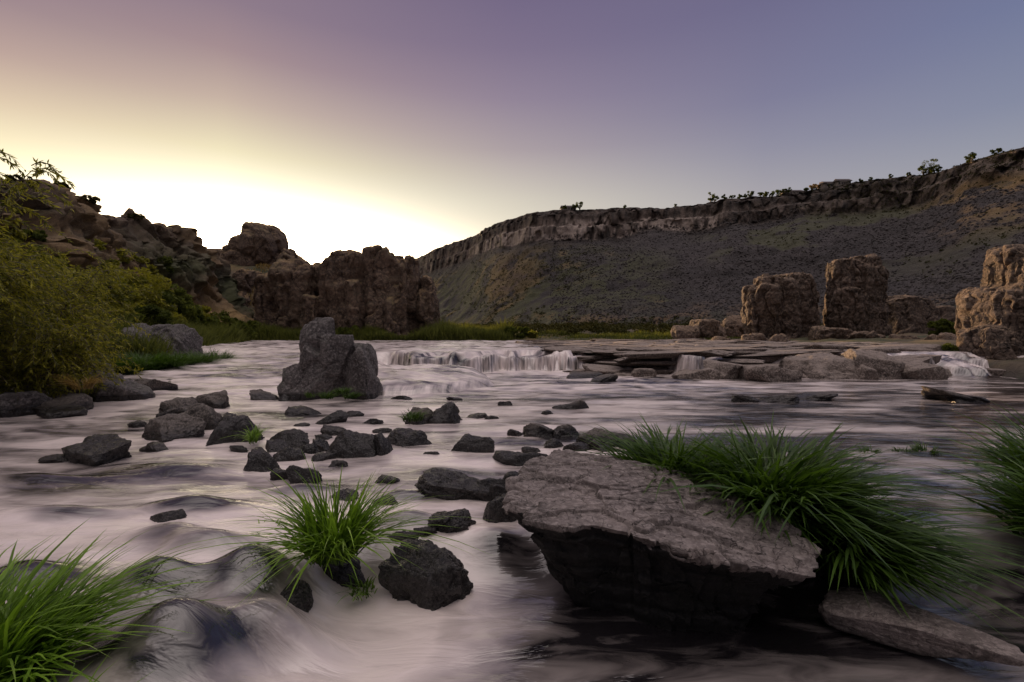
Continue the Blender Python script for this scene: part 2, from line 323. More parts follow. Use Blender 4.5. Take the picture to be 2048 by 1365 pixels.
x=x+np.tile(OX,150)*o; y=y+np.tile(OY,150)*o; z=z+fbm(P*0.35,4,133)*0.6*sm(0.05,0.2,vv)+(ci-0.5)*0.7*cl+(ck-0.5)*0.25*cl
n1=fbm(P*0.15,4,134); c=np.tile(np.array([0.105,0.07,0.046]),(len(x),1)); c=bl(c,np.array([0.30,0.20,0.08]),sm(0.0,0.4,n1)*(1-cl*0.6)); c=bl(c,np.array([0.06,0.065,0.022]),sm(0.35,-0.2,n1)*sm(0.8,0.5,vv)); c*=(0.75+0.5*cj)[:,None]
struct(mesh('rocky_bank_hill',np.stack([x,y,z],1),grid_faces(150,NC2),M_ground,col=c))
LV=np.stack([x,y,z],1).reshape(150,NC2,3)
# ------------ rocks ------------
_ico={}
def ico(n):
    if n not in _ico:
        bm=bmesh.new(); bmesh.ops.create_icosphere(bm,subdivisions=n,radius=1.0)
        _ico[n]=(np.array([v.co[:] for v in bm.verts]),np.array([[v.index for v in f.verts] for f in bm.faces])); bm.free()
    return _ico[n]
def make_rock(name,c,size,mat,seed,sub=5,rot=0.0,cuts=11,p=3.0,amp=0.10,tilt=0.0):
    r=np.random.default_rng(seed); V,Fc=ico(sub); V=V.copy()
    V=V/((np.abs(V)**p).sum(1)**(1/p))[:,None]
    for i in range(cuts):
        n=r.normal(size=3)*[1,1,0.75]; n/=np.linalg.norm(n); d=r.uniform(0.55,0.9)
        q=V@n-d; V-=np.where(q>0,q*0.96,0)[:,None]*n
    n=np.array([r.normal()*0.28,r.normal()*0.22,1]); n/=np.linalg.norm(n); d=r.uniform(0.6,0.85); q=V@n-d; V-=np.where(q>0,q*0.9,0)[:,None]*n
    N=V/np.linalg.norm(V,axis=1)[:,None]; S=V+seed*3.7
    f1,f2,ci=worley(S*2.2,seed); g1,g2,cj=worley(S*5,seed+2)
    V=V+N*(amp*0.9*fbm(S*1.3,4,seed)+amp*0.7*(ci-0.5)+amp*0.3*(cj-0.5)-0.03*sm(0.08,0.0,f2-f1)+0.015*fbm(S*9,3,seed+5))[:,None]
    V=V*np.array(size)
    V[:,2]+=tilt*V[:,0]
    a=rot; R=np.array([[math.cos(a),-math.sin(a),0],[math.sin(a),math.cos(a),0],[0,0,1]]); V=V@R.T
    o=mesh(name,V,Fc,mat); o.location=c; return o
RG="rocks standing in the river"
def river_rock(px,py,w,h,i,mat=None,label=None,flat=False,zb=None):
    zz=0.0
    for _ in range(6):
        xx,yy,_z=stand(px,py,zz); zz=min(wz1(xx,yy),1.2) if zb is None else zb
    W=w/F*yy; Hh=h/F*yy
    ry=W*random.uniform(0.36,0.46)
    cy=yy+ry*0.7
    hz=max(Hh*1.08-0.35*ry*(H-zz)/yy, W*0.13)
    sub=6 if w>100 and yy<9 else 5
    o=make_rock('river_rock',(xx,cy,zz-0.15*hz),(W*0.57,ry,hz*1.08),mat or M_rock,i*13+5,sub,rot=random.uniform(-0.4,0.4),tilt=random.uniform(-0.25,0.25),p=2.4,cuts=13,amp=0.13)
    reg(o,label or random.choice(["dark angular basalt rock in shallow river water","rough brown grey rock with a wet base in the river","dark boulder rising from milky river water"]),'rock',RG); return o
L=[(155,928,160,58),(315,880,135,58),(345,830,95,42),(410,818,95,40),(385,862,100,58),(440,888,125,60),(515,945,90,50),(565,895,98,32),(580,918,65,28),(592,833,75,16),(655,850,68,26),(668,870,58,22),(635,902,48,27),(690,920,92,58),(755,905,60,45),(818,895,95,52),(940,907,80,37),(1042,930,100,36),(868,972,55,34),(882,848,85,42),(1010,812,28,12),(985,842,34,13),(1145,823,68,22),(1078,877,85,34),(1132,876,60,26),(1188,895,85,40),(1245,893,70,33),(590,800,85,42),(765,972,55,24),(598,968,85,36),(520,800,60,18),(310,1052,75,30),(1000,1042,75,64),(940,1000,190,48),(878,1078,105,42),(480,870,40,15),(740,850,50,14),(700,835,44,12),(1170,757,95,16),(1205,765,60,12),(1500,806,70,18),(1560,806,100,18),(1640,800,110,14),(1960,806,170,16),(1030,870,40,12),(1095,830,30,8),(905,800,30,6),(950,838,50,10),(640,925,50,18),(800,800,40,10),
(545,905,60,22),(608,908,55,20),(720,905,50,24),(735,890,60,22),(670,938,50,16),(780,890,40,20),(560,960,60,22),(330,835,60,24),(370,835,60,26),(300,905,60,16),(860,985,70,22),(985,990,70,34),(1025,985,60,40),(1160,905,60,22),(1210,905,60,22),(1270,900,50,24),(1290,905,50,20),(830,850,70,40),(915,1050,60,24),(845,1050,50,22),(1000,1000,60,30),(100,925,60,16),(265,855,40,14),(690,1000,60,18),(770,1010,50,18),(640,880,40,14),(600,855,40,10),(760,865,36,10),(860,915,40,12),(470,905,50,16),(1060,905,40,12),(1110,895,50,16)]
wetset={0,5,6,7,8,9,10,11,12,13,14,15,17,18,28,29,31,33,34,16,19,32,35,36,48}|set(range(50,56))|{56,60,61,62,68,69,70,73,74,75,76,77,78,79}
for i,(px,py,w,h) in enumerate(L):
    river_rock(px,py,w,h,i,M_wet if i in wetset else M_rock)
o=make_rock('wet_boulder',(-0.64,3.93,-0.30),(0.44,0.34,0.44),M_wet,906,6,rot=0.15,cuts=11,p=4.5,amp=0.18,tilt=0.05); reg(o,"glossy black wet boulder splashed by the current","rock")
o=make_rock('tussock_rock',(-1.45,4.05,-0.25),(0.34,0.25,0.32),M_wet,81,6,rot=0.1,cuts=12); reg(o,"dark wet rock carrying a tuft of long grass","rock")
for i,(xx,yy,zz,a,b,cc) in enumerate([(-1.68,3.44,-0.13,0.24,0.2,0.18),(-2.05,3.42,-0.06,0.2,0.16,0.17),(-1.0,4.45,-0.12,0.26,0.16,0.2),(-1.85,2.72,-0.08,0.22,0.18,0.18)]):
    o=make_rock('submerged_boulder',(xx,yy,zz),(a,b,cc),M_wet,950+i,5,rot=random.uniform(-.5,.5),cuts=5,p=2.2,amp=0.05); reg(o,"rounded black boulder with silky water sliding over","rock",RG)
o=make_rock('flat_slab',(2.68,3.22,-0.15),(0.50,0.22,0.11),M_slab2,55,6,rot=-0.74,cuts=5,p=6,amp=0.06); reg(o,"pale flat slab lying low in dark water","rock")
# big slab
out=[(-0.05,3.75,0.47),(0.02,4.25,0.57),(0.17,4.60,0.63),(0.45,4.90,0.65),(0.80,4.95,0.62),(1.35,4.7,0.57),(1.85,4.4,0.49),(2.03,3.85,0.40),(2.12,3.4,0.33),(1.95,3.08,0.29),(1.5,3.1,0.35),(1.0,3.26,0.40),(0.5,3.42,0.44),(0.1,3.58,0.46)]
out=np.array(out); out=np.vstack([out,out[:1]])
s=np.concatenate([[0],np.cumsum(np.linalg.norm(np.diff(out,axis=0),axis=1))]); NA=620; sa=np.linspace(0,s[-1],NA)
OL=np.stack([np.interp(sa,s,out[:,i]) for i in range(3)],1); 
fj1,fj2,cj=worley(OL*3.0,201); fk1,fk2,ck=worley(OL*8.0,203)
jit=fbm(OL*3.0,4,200)*0.02+(cj-0.5)*0.10+(ck-0.5)*0.035; cen=np.array([1.03,3.93,0.50]); dirn=OL-cen; dirn[:,2]=0; dirn/=np.linalg.norm(dirn,axis=1)[:,None]; OL=OL+dirn*jit[:,None]; OL[-1]=OL[0]
rows=[]; NT_=150; NS=100
for r_ in np.linspace(0.0,1,NT_): rows.append(cen+(OL-cen)*r_)
for k_ in np.linspace(0.006,1,NS):
    und=1-0.03*sm(0.03,0.08,k_)-0.30*sm(0.10,0.95,k_)-0.16*sm(0.06,0.2,k_); q=cen+(OL-cen)*und; q[:,2]=OL[:,2]-k_*0.95; rows.append(q)
V=np.concatenate(rows); NRr=len(rows); side=np.repeat(np.concatenate([np.zeros(NT_),np.linspace(0.006,1,NS)]),NA)
P=V.copy(); P[:,2]*=0.5; PW=P*[1.3,3.4,1.0]+0.45*np.stack([fbm(P*2,3,210)]*3,1); f1,f2,ci=worley(PW,211); f1b,f2b,cib=worley(P*[4,9,3]+0.3*np.stack([fbm(P*4,2,219)]*3,1),215)
hz_=((ci-0.5)*0.06+(cib-0.5)*0.026+0.010*fbm(P*1.5,4,212)+0.003*fbm(P*16,3,213)-0.03*sm(0.04,0,f2-f1)-0.014*sm(0.05,0,f2b-f1b))
V[:,2]+=hz_
D=np.tile(dirn,(NRr,1)); strat=vn(P*[0.6,0.6,32],220); stq=hsh(np.floor(V[:,2]*16+fbm(P*1.5,2,223)).astype(np.int64),np.floor(P[:,0]*2.2+fbm(P*2,2,224)).astype(np.int64),0*np.floor(P[:,0]).astype(np.int64),3)-0.5
V+=D*((side>0)*(0.02*strat+0.05*stq+0.05*fbm(P*[2,2,5],4,221)+(ci-0.5)*0.08)*sm(0,0.03,side))[:,None]
o=mesh('flat_boulder',V,grid_faces(NRr,NA),M_slab); o.data.materials.append(M_undershade)
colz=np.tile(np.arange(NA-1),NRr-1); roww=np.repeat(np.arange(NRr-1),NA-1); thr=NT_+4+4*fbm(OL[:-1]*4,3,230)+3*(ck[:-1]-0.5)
mi=(roww>thr[colz]).astype(np.int32)  # faces below the lip take the painted-shade material
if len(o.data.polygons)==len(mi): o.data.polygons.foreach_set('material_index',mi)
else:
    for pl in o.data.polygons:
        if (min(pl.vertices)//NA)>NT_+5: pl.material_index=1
recenter(o); reg(o,"huge flat-topped cracked grey boulder with undercut dark side","rock")
# lumps with remesh
def lumps(name,Ls,voxel,mat,seed,amp,scale,crack=0.1,strata=0.0,cuts=10,zs=0.6,w2=0.5,w3=0.25,nzs=0.45,dr=(0.72,1.0)):
    Vs=[];Fs=[];n=0; r=np.random.default_rng(seed)
    V0,F0=ico(5)
    for (cx,cy,cz,rx_,ry_,rz_,p,rz) in Ls:
        V=V0/((np.abs(V0)**p).sum(1)**(1/p))[:,None]
        for i in range(cuts):
            nn_=r.normal(size=3)*[1,1,nzs]; nn_/=np.linalg.norm(nn_); d=r.uniform(*dr); q=V@nn_-d; V=V-np.where(q>0,q,0)[:,None]*nn_
        V=V*[rx_,ry_,rz_]
        a=rz; R=np.array([[math.cos(a),-math.sin(a),0],[math.sin(a),math.cos(a),0],[0,0,1]]); V=V@R.T+[cx,cy,cz]
        Vs.append(V);Fs.append(F0+n);n+=len(V)
    ob=mesh('tmp',np.concatenate(Vs),np.concatenate(Fs)); md=ob.modifiers.new('r','REMESH'); md.mode='VOXEL'; md.voxel_size=voxel; md.use_smooth_shade=True
    dg=bpy.context.evaluated_depsgraph_get(); dg.update(); me=bpy.data.meshes.new_from_object(ob.evaluated_get(dg)); bpy.data.objects.remove(ob)
    n=len(me.vertices); V=np.empty(n*3,dtype=np.float32); N=V.copy(); me.vertices.foreach_get('co',V); me.vertices.foreach_get('normal',N); V=V.reshape(-1,3).astype(float); N=N.reshape(-1,3)
    S=V/scale; w=S+0.3*np.stack([vn(S*1.3,seed+i) for i in range(3)],1)+0.05*np.stack([vn(S*5,seed+i+5) for i in range(3)],1)
    f1,f2,ci=worley(w*[1,1,zs],seed); f1b,f2b,cb=worley(w*2.7*[1,1,max(zs,0.3)],seed+9); f1c,f2c,cc=worley(w*6.5,seed+11)
    d=amp*(0.45*fbm(S*0.8,4,seed)+0.9*(ci-0.5)+w2*(cb-0.5)+w3*(cc-0.5))-crack*(sm(0.1,0,f2-f1)+0.35*sm(0.1,0,f2b-f1b))
    if strata: d=d+strata*vn(np.stack([S[:,0]*0.3,S[:,1]*0.3,S[:,2]*5],1),seed+4)
    V=V+N*d[:,None]; me.vertices.foreach_set('co',V.astype(np.float32).ravel()); me.update(); me.polygons.foreach_set('use_smooth',np.ones(len(me.polygons),dtype=bool))
    me.name=name; me.materials.append(mat); ob=bpy.data.objects.new(name,me); COL.objects.link(ob); recenter(ob); return ob
def L4(pxl,pxr,pyt,yd,zb,ry,p=4,rot=0.0):
    ym=yd+0.5*ry; xl,xr=brg(pxl,ym),brg(pxr,ym); zt=hgt(pyt,ym); return ((xl+xr)/2,yd+ry*0.6,(zb+zt)/2-(zt-zb)*0.1,(xr-xl)/2,ry,(zt-zb)*0.6,p,rot)
yb=13.7
o=lumps('perched_boulder',[L4(556,685,724,yb,-0.3,0.8,4,0.1),L4(548,620,740,yb,-0.3,0.6,4,0.1),L4(690,756,690,yb,-0.3,0.7,4.5,0),L4(680,750,686,yb+0.1,-0.3,0.7,4.0,0.2),L4(605,735,722,yb+0.3,-0.3,0.8,4,0),L4(594,655,672,yb+0.1,0.8,0.55,4,0.25),L4(598,682,634,yb+0.2,1.2,0.45,4,-0.2),L4(640,712,660,yb+0.1,0.7,0.5,4,0.3)],0.03,M_bould,309,0.07,0.8,0.03,cuts=16,w2=0.4,w3=0.15,nzs=0.8,dr=(0.68,0.96))
reg(o,"tall grey angular boulder standing in the rapids","rock")
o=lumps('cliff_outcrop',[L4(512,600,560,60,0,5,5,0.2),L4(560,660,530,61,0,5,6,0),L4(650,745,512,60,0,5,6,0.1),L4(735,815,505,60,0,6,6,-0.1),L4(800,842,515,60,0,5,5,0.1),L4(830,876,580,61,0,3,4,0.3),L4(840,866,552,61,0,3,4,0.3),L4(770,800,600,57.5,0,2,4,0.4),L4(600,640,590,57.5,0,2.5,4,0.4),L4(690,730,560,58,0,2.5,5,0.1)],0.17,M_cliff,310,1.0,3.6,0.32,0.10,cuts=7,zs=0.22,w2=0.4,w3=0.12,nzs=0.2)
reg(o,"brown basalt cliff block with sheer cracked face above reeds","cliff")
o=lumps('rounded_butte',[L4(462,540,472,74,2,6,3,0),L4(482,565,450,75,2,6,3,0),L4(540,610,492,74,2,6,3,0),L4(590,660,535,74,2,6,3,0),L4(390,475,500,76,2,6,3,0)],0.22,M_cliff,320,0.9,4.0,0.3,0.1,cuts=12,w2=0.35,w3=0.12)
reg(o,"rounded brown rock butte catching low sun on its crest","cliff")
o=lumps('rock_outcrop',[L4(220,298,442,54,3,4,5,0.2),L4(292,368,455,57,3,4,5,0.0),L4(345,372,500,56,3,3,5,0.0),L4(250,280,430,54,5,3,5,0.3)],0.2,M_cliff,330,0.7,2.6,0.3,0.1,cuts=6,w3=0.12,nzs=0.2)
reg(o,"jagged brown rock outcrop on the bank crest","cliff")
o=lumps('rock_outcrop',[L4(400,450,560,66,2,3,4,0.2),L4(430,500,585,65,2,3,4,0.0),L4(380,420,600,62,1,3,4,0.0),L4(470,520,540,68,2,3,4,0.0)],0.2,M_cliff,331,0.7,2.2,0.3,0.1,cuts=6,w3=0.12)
reg(o,"broken brown rock ledges on the grassy slope","cliff")
ypl=50
VP=dict(zs=0.14,w2=0.45,w3=0.15,nzs=0.12,dr=(0.82,1.02))
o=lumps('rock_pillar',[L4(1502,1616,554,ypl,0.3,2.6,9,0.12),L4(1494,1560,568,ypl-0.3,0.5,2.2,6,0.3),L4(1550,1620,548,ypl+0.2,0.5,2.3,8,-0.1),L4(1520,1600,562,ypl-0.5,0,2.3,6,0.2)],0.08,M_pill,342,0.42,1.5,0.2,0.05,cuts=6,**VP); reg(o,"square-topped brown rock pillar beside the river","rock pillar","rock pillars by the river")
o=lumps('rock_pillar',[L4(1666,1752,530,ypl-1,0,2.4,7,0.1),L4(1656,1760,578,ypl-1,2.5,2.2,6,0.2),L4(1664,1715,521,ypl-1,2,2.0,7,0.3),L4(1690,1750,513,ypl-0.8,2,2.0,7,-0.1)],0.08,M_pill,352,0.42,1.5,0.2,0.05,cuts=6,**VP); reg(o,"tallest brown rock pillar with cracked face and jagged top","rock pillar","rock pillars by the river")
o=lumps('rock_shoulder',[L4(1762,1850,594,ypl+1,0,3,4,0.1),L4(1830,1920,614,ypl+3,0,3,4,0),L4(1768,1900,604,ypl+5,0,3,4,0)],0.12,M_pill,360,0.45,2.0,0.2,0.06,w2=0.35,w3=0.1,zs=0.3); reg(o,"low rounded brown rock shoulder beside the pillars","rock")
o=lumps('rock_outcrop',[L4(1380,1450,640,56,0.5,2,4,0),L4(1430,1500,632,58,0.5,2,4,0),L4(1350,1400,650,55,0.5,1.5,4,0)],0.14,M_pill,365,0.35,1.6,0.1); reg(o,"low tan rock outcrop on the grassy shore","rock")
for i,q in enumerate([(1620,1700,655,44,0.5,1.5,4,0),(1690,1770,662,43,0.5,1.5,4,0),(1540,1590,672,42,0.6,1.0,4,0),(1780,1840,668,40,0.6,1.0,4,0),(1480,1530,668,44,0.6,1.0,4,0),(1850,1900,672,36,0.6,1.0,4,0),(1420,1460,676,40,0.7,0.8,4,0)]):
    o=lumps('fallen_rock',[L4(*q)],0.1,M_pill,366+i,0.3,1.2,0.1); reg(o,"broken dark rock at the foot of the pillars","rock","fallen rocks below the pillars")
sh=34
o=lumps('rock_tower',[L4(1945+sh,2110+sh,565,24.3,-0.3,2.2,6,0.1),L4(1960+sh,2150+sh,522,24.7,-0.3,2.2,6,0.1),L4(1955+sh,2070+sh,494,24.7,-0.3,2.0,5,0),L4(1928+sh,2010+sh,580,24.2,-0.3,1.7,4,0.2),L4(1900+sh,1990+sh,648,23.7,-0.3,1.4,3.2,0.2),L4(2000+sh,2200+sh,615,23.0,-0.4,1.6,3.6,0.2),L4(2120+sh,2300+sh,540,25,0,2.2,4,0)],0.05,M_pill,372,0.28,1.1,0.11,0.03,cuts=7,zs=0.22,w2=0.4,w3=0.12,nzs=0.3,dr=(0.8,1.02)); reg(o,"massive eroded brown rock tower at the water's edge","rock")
# rock shelf
def shelf(px,py,w,h,i,zb=0.05,mat=None,name='shelf_rock',lab=None,p=3.5):
    xx,yy,_=stand(px,py,zb); W=w/F*yy; Hh=h/F*yy; ry=W*0.45
    o=make_rock(name,(xx,yy+ry*0.8,zb-0.02),(W*0.56,ry,Hh*0.95),mat or M_up,i,5,rot=random.uniform(-.2,.2),cuts=9,p=p,amp=0.09,tilt=random.uniform(-.1,.1))
    reg(o,lab or "layered tan river rock on the cascade ledge",'rock',"rocks along the cascade ledge"); return o
for i,a in enumerate([(1448,757,135,46),(1400,757,80,26),(1568,762,108,36),(1682,757,130,56),(1795,758,165,60),(1850,757,90,40),(1540,735,70,34),(1330,740,90,26),(1270,735,90,20),(1620,735,80,32),(1480,722,90,30),(1930,748,110,22),(2010,752,120,24),(1730,720,120,40),(1740,757,70,42),(1640,748,60,40),(1510,757,40,30),(1890,752,60,22),(1360,748,70,26),(1175,738,60,28),(1225,748,90,20),(1290,752,50,18)]):
    shelf(*a,i+400,p=5)
for i in range(300):
    if i<190: yy=random.uniform(25.4,50); xx=random.uniform(0.5+(yy-24)*0.08,0.85*yy-1)
    else: yy=random.uniform(21.5,33); xx=random.uniform(4.4,20)
    if xx<3.4 and (yy<28 or random.random()<0.5): continue
    zz=wz1(xx,yy); W=random.uniform(0.6,2.4)*(1+yy/80)
    hh_=random.uniform(0.10,0.25) if xx<9 else random.uniform(0.12,0.36)
    o=make_rock('shelf_rock',(xx,yy,zz-0.02),(W,W*random.uniform(0.3,0.5),hh_),M_up,600+i,4,rot=random.uniform(-.4,.4),cuts=8,p=5,amp=0.1,tilt=random.uniform(-.04,.04))
    reg(o,"flat layered rock breaking the shallow upper rapids",'rock',"rocks in the upper rapids")
# left bank rocks
yb=24
o=lumps('bank_boulder',[L4(215,330,657,yb,0,1.6,3.5,0.2),L4(290,388,652,yb+0.5,0,1.5,3.5,-0.1),L4(240,300,648,yb+1,0,1.2,3,0)],0.06,M_bould,380,0.18,1.0,0.06); reg(o,"large pale grey boulder on the brushy bank","rock")
for i,a in enumerate([(188,720,90,60,0.3),(120,800,130,62,0.05),(60,828,120,42,0),(190,806,120,60,0),(268,788,95,42,0),(20,800,70,40,0.1),(235,795,60,28,0),(430,690,80,22,0.7),(150,760,90,45,0.3),(60,770,90,45,0.3),(330,770,50,14,0.0),(-60,840,150,60,0),(225,745,70,40,0.25),(100,835,70,24,0)]):
    shelf(a[0],a[1],a[2],a[3],i+450,zb=a[4],mat=M_bould if i%2 else M_rock,name='bank_rock',lab="grey weathered rock at the brushy river bank",p=2.8)
# ------------ blades ------------
def blades(name,roots,dirs,Ls,Ws,bend,tilt,mat,segs=6,tint=None):
    n=len(roots); t=np.linspace(0,1,segs+1)
    dh=np.stack([np.cos(dirs),np.sin(dirs),0*dirs],1); pa=dirs+rng.uniform(-0.9,0.9,n); pw=np.stack([-np.sin(pa),np.cos(pa),0*dirs],1)
    tilt=np.asarray(tilt)*np.ones(n); bend=np.asarray(bend)*np.ones(n)
    hor=(tilt[:,None]*t+bend[:,None]*t**2)*Ls[:,None]; ver=(t*(1-0.3*tilt[:,None])-0.62*bend[:,None]*t**2.4)*Ls[:,None]
    C=roots[:,None,:]+dh[:,None,:]*hor[:,:,None]; C[:,:,2]+=ver
    w=(Ws[:,None]*(np.clip(1-t,0,1)**0.5*np.minimum(1,0.55+t*2)))[:,:,None]*pw[:,None,:]
    tw=(rng.uniform(-0.6,0.6,n)[:,None]*Ws[:,None]*(1-t))[:,:,None]*np.array([0,0,1])
    A=C+w+tw; B=C-w-tw; V=np.stack([A,B],2).reshape(-1,3); k=2*(segs+1)
    b=(np.arange(n)*k)[:,None]+(np.arange(segs)*2)[None,:]; b=b.ravel(); Fc=np.stack([b,b+1,b+3,b+2],1)
    if tint is None: tint=rng.uniform(0,1,n)**1.3
    tv=np.repeat(tint,k)*0.6+np.tile(np.repeat(t,2),n)*0.4
    return mesh(name,V,Fc,mat,attrs={'tint':tv})
def tussock(name,c,rx_,ry_,n,l0,l1,w,mat,label,bias=None,bend=(0.3,0.9),tilt=(0.05,0.45),zf=None,group="grass tussocks growing among the river rocks"):
    a=rng.uniform(0,2*np.pi,n); r=np.sqrt(rng.uniform(0,1,n)); x=c[0]+rx_*r*np.cos(a); y=c[1]+ry_*r*np.sin(a); z=np.full(n,float(c[2]))-0.05*r
    nt=max(3,n//45); ta=rng.uniform(0,2*np.pi,nt); tr=np.sqrt(rng.uniform(0,1,nt)); ti=rng.integers(0,nt,n)
    x=0.35*x+0.65*(c[0]+rx_*tr*np.cos(ta))[ti]; y=0.35*y+0.65*(c[1]+ry_*tr*np.sin(ta))[ti]
    ang=ta[ti]+rng.normal(0,0.6,n)+rng.normal(0,0.4,nt)[ti]
    if bias is not None:
        vx=np.cos(ang)+bias[0]; vy=np.sin(ang)+bias[1]; ang=np.arctan2(vy,vx)
    Ls=rng.uniform(l0,l1,n)*rng.uniform(0.7,1.1,n)*rng.uniform(0.75,1.1,nt)[ti]; bd=rng.uniform(bend[0],bend[1],n)*(0.5+0.6*tr[ti]); tl=rng.uniform(tilt[0],tilt[1],n)*(0.3+tr[ti])
    o=blades(name,np.stack([x,y,z],1),ang,Ls,np.full(n,w)*rng.uniform(0.6,1.2,n),bd,tl,mat,7); recenter(o); reg(o,label,'grass',group); return o
tussock('grass_tussock',(-1.45,3.9,0.04),0.2,0.18,620,0.4,0.9,0.0115,M_grassb,"spiky green grass tuft on a wet rock amid rapids",bias=(-0.1,-0.1),bend=(0.05,1.0),tilt=(0.05,0.6))
tussock('grass_tussock',(-2.75,2.4,0.0),0.40,0.36,1300,0.45,0.92,0.0135,M_grassb,"bright green arching grass tuft overhanging the water",bias=(0.0,-0.2),tilt=(0.05,0.5))
tussock('grass_tussock',(-2.15,1.98,-0.2),0.28,0.25,600,0.35,0.62,0.012,M_grassb,"bright green arching grass tuft overhanging the water")
tussock('grass_tussock',(1.6,4.85,0.2),0.42,0.3,1300,0.5,1.0,0.019,M_grass,"dense long green grass behind the flat boulder",bias=(0.0,0),tilt=(0.05,0.5))
tussock('grass_tussock',(2.35,4.45,0.12),0.58,0.5,2700,0.6,1.2,0.022,M_grass,"dense drooping green grass mound beside the flat boulder",bias=(-0.05,-0.35),bend=(0.4,0.9))
tussock('grass_tussock',(2.72,4.0,-0.08),0.32,0.35,1300,0.5,0.95,0.020,M_grass,"drooping green grass trailing into dark water",bias=(-0.1,-0.6),bend=(0.6,1.0))
tussock('grass_tussock',(4.95,4.05,0.0),0.48,0.55,2100,0.5,1.12,0.021,M_grass,"thick green grass mound at the river margin",bias=(-0.2,-0.3))
tussock('grass_tussock',(5.9,4.9,0.1),0.6,0.6,1200,0.6,1.25,0.021,M_grass,"thick green grass mound at the river margin")
for (px,py,z0,s_,n,m) in [(505,880,0.1,0.5,130,M_grassb),(825,838,0.3,0.35,260,M_grass),(1855,905,0.0,0.25,130,M_grass),(1800,905,0,0.15,90,M_grass),(1740,905,0,0.2,90,M_grass),(165,775,0.6,0.7,250,M_dry),(650,795,0.2,0.35,250,M_grass),(685,785,0.35,0.3,250,M_grass),(620,792,0.2,0.25,120,M_grass),(530,1060,0.0,0.2,80,M_grassb),(730,1170,-0.2,0.2,80,M_grassb),(700,795,0.15,0.3,200,M_grass)]:
    xx,yy,_=stand(px,py,z0); tussock('grass_tussock',(xx,yy,z0),0.2,0.2,n,s_*0.5,s_,0.008,m,"small grass tuft rooted on a river rock")
for i in range(9):
    xx,yy,_=stand(225+i*24,752-i*2,0.2); tussock('grass_tussock',(xx,yy+0.5,0.25),0.9,0.7,900,0.6,1.35,0.018,M_grass,"low dark green grass clump on the bank edge")
# reeds
n=26000; xx=rng.uniform(-34,0,n); yy=rng.uniform(54.5,60,n)
n2_=26000; y2=rng.uniform(22,57,n2_); x2=np.interp(y2,[11,17,33,52,60],[-12.6,-13.8,-21,-28,-31])-rng.uniform(0.0,7,n2_); xx=np.concatenate([xx,x2]); yy=np.concatenate([yy,y2])
zz=ground_z(xx,yy)[0]; hN=1.1+0.9*fbm(np.stack([xx*0.25,yy*0.25,0*xx],1),3,500)
o=blades('reed_bed',np.stack([xx,yy,zz],1),rng.uniform(0,6.28,len(xx)),rng.uniform(0.9,1.8,len(xx))*np.clip(hN,0.3,2),np.full(len(xx),0.035),rng.uniform(0.1,0.5,len(xx)),rng.uniform(0,0.3,len(xx)),M_reed,3); reg(o,"bed of grey green reeds lining the far bank","reeds",kind="stuff")
n=14000; xx=rng.uniform(-4,34,n); yy=rng.uniform(54,66,n); zz=ground_z(xx,yy)[0]; hN=0.4+0.6*fbm(np.stack([xx*0.2,yy*0.2,0*xx],1),3,501)
o=blades('shore_grass',np.stack([xx,yy,zz],1),rng.uniform(0,6.28,n),rng.uniform(0.5,1.2,n)*np.clip(hN,0.05,2),np.full(n,0.04),rng.uniform(0.1,0.5,n),rng.uniform(0,0.3,n),M_reed,3); reg(o,"low olive and gold grass on the far shore","grass",kind="stuff")
n=9000; xx=rng.uniform(-50,-28,n); yy=rng.uniform(60,82,n); kk=fbm(np.stack([xx*0.3,yy*0.3,0*xx],1),3,505)>0.1; xx=xx[kk];yy=yy[kk];n=len(xx); zz=ground_z(xx,yy)[0]; o=blades('dry_grass',np.stack([xx,yy,zz],1),rng.uniform(0,6.28,n),rng.uniform(0.3,0.7,n),np.full(n,0.06),rng.uniform(0.1,0.5,n),rng.uniform(0,0.3,n),M_dry,3); reg(o,"golden dry grass on the rocky slope","grass",kind="stuff")
# ------------ foliage ------------
def leaves(name,centers,radii,nl,size,mat,elong=1.0):
    cs=np.asarray(centers); k=len(cs); idx=rng.integers(0,k,nl); d=rng.normal(size=(nl,3)); d/=np.linalg.norm(d,axis=1)[:,None]
    P=cs[idx]+d*(np.asarray(radii)[idx]*rng.uniform(0.3,1,nl)**0.5)[:,None]*[1,1,0.75]
    a=rng.normal(size=(nl,3)); a/=np.linalg.norm(a,axis=1)[:,None]; b=np.cross(a,rng.normal(size=(nl,3))); b/=np.linalg.norm(b,axis=1)[:,None]
    s=size*rng.uniform(0.6,1.3,nl)[:,None]; a=a*s*elong; b=b*s*0.5
    V=np.stack([P-a,P+b,P+a,P-b],1).reshape(-1,3); i=np.arange(nl)*4; Fc=np.stack([i,i+1,i+2,i+3],1)
    ct=rng.uniform(0,1,k)[idx]; tint=np.repeat(np.clip(ct*0.6+rng.uniform(0,0.4,nl),0,1),4)
    return mesh(name,V,Fc,mat,smooth=False,attrs={'tint':tint})
def tube(name,chains,mat,sides=6):
    Vs=[];Fs=[];n=0
    for pts,rad in chains:
        pts=np.asarray(pts,float); m=len(pts)
        for i in range(m):
            tdir=pts[min(i+1,m-1)]-pts[max(i-1,0)]; tdir/=np.linalg.norm(tdir)+1e-9; u=np.cross(tdir,[0.3,1,0.1]); u/=np.linalg.norm(u); w=np.cross(tdir,u)
            a=np.linspace(0,2*np.pi,sides,endpoint=False); Vs.append(pts[i]+rad[i]*(np.cos(a)[:,None]*u+np.sin(a)[:,None]*w))
        for i in range(m-1):
            for j in range(sides): Fs.append([n+i*sides+j,n+i*sides+(j+1)%sides,n+(i+1)*sides+(j+1)%sides,n+(i+1)*sides+j])
        n+=m*sides
    return mesh(name,np.concatenate(Vs),np.array(Fs),mat)
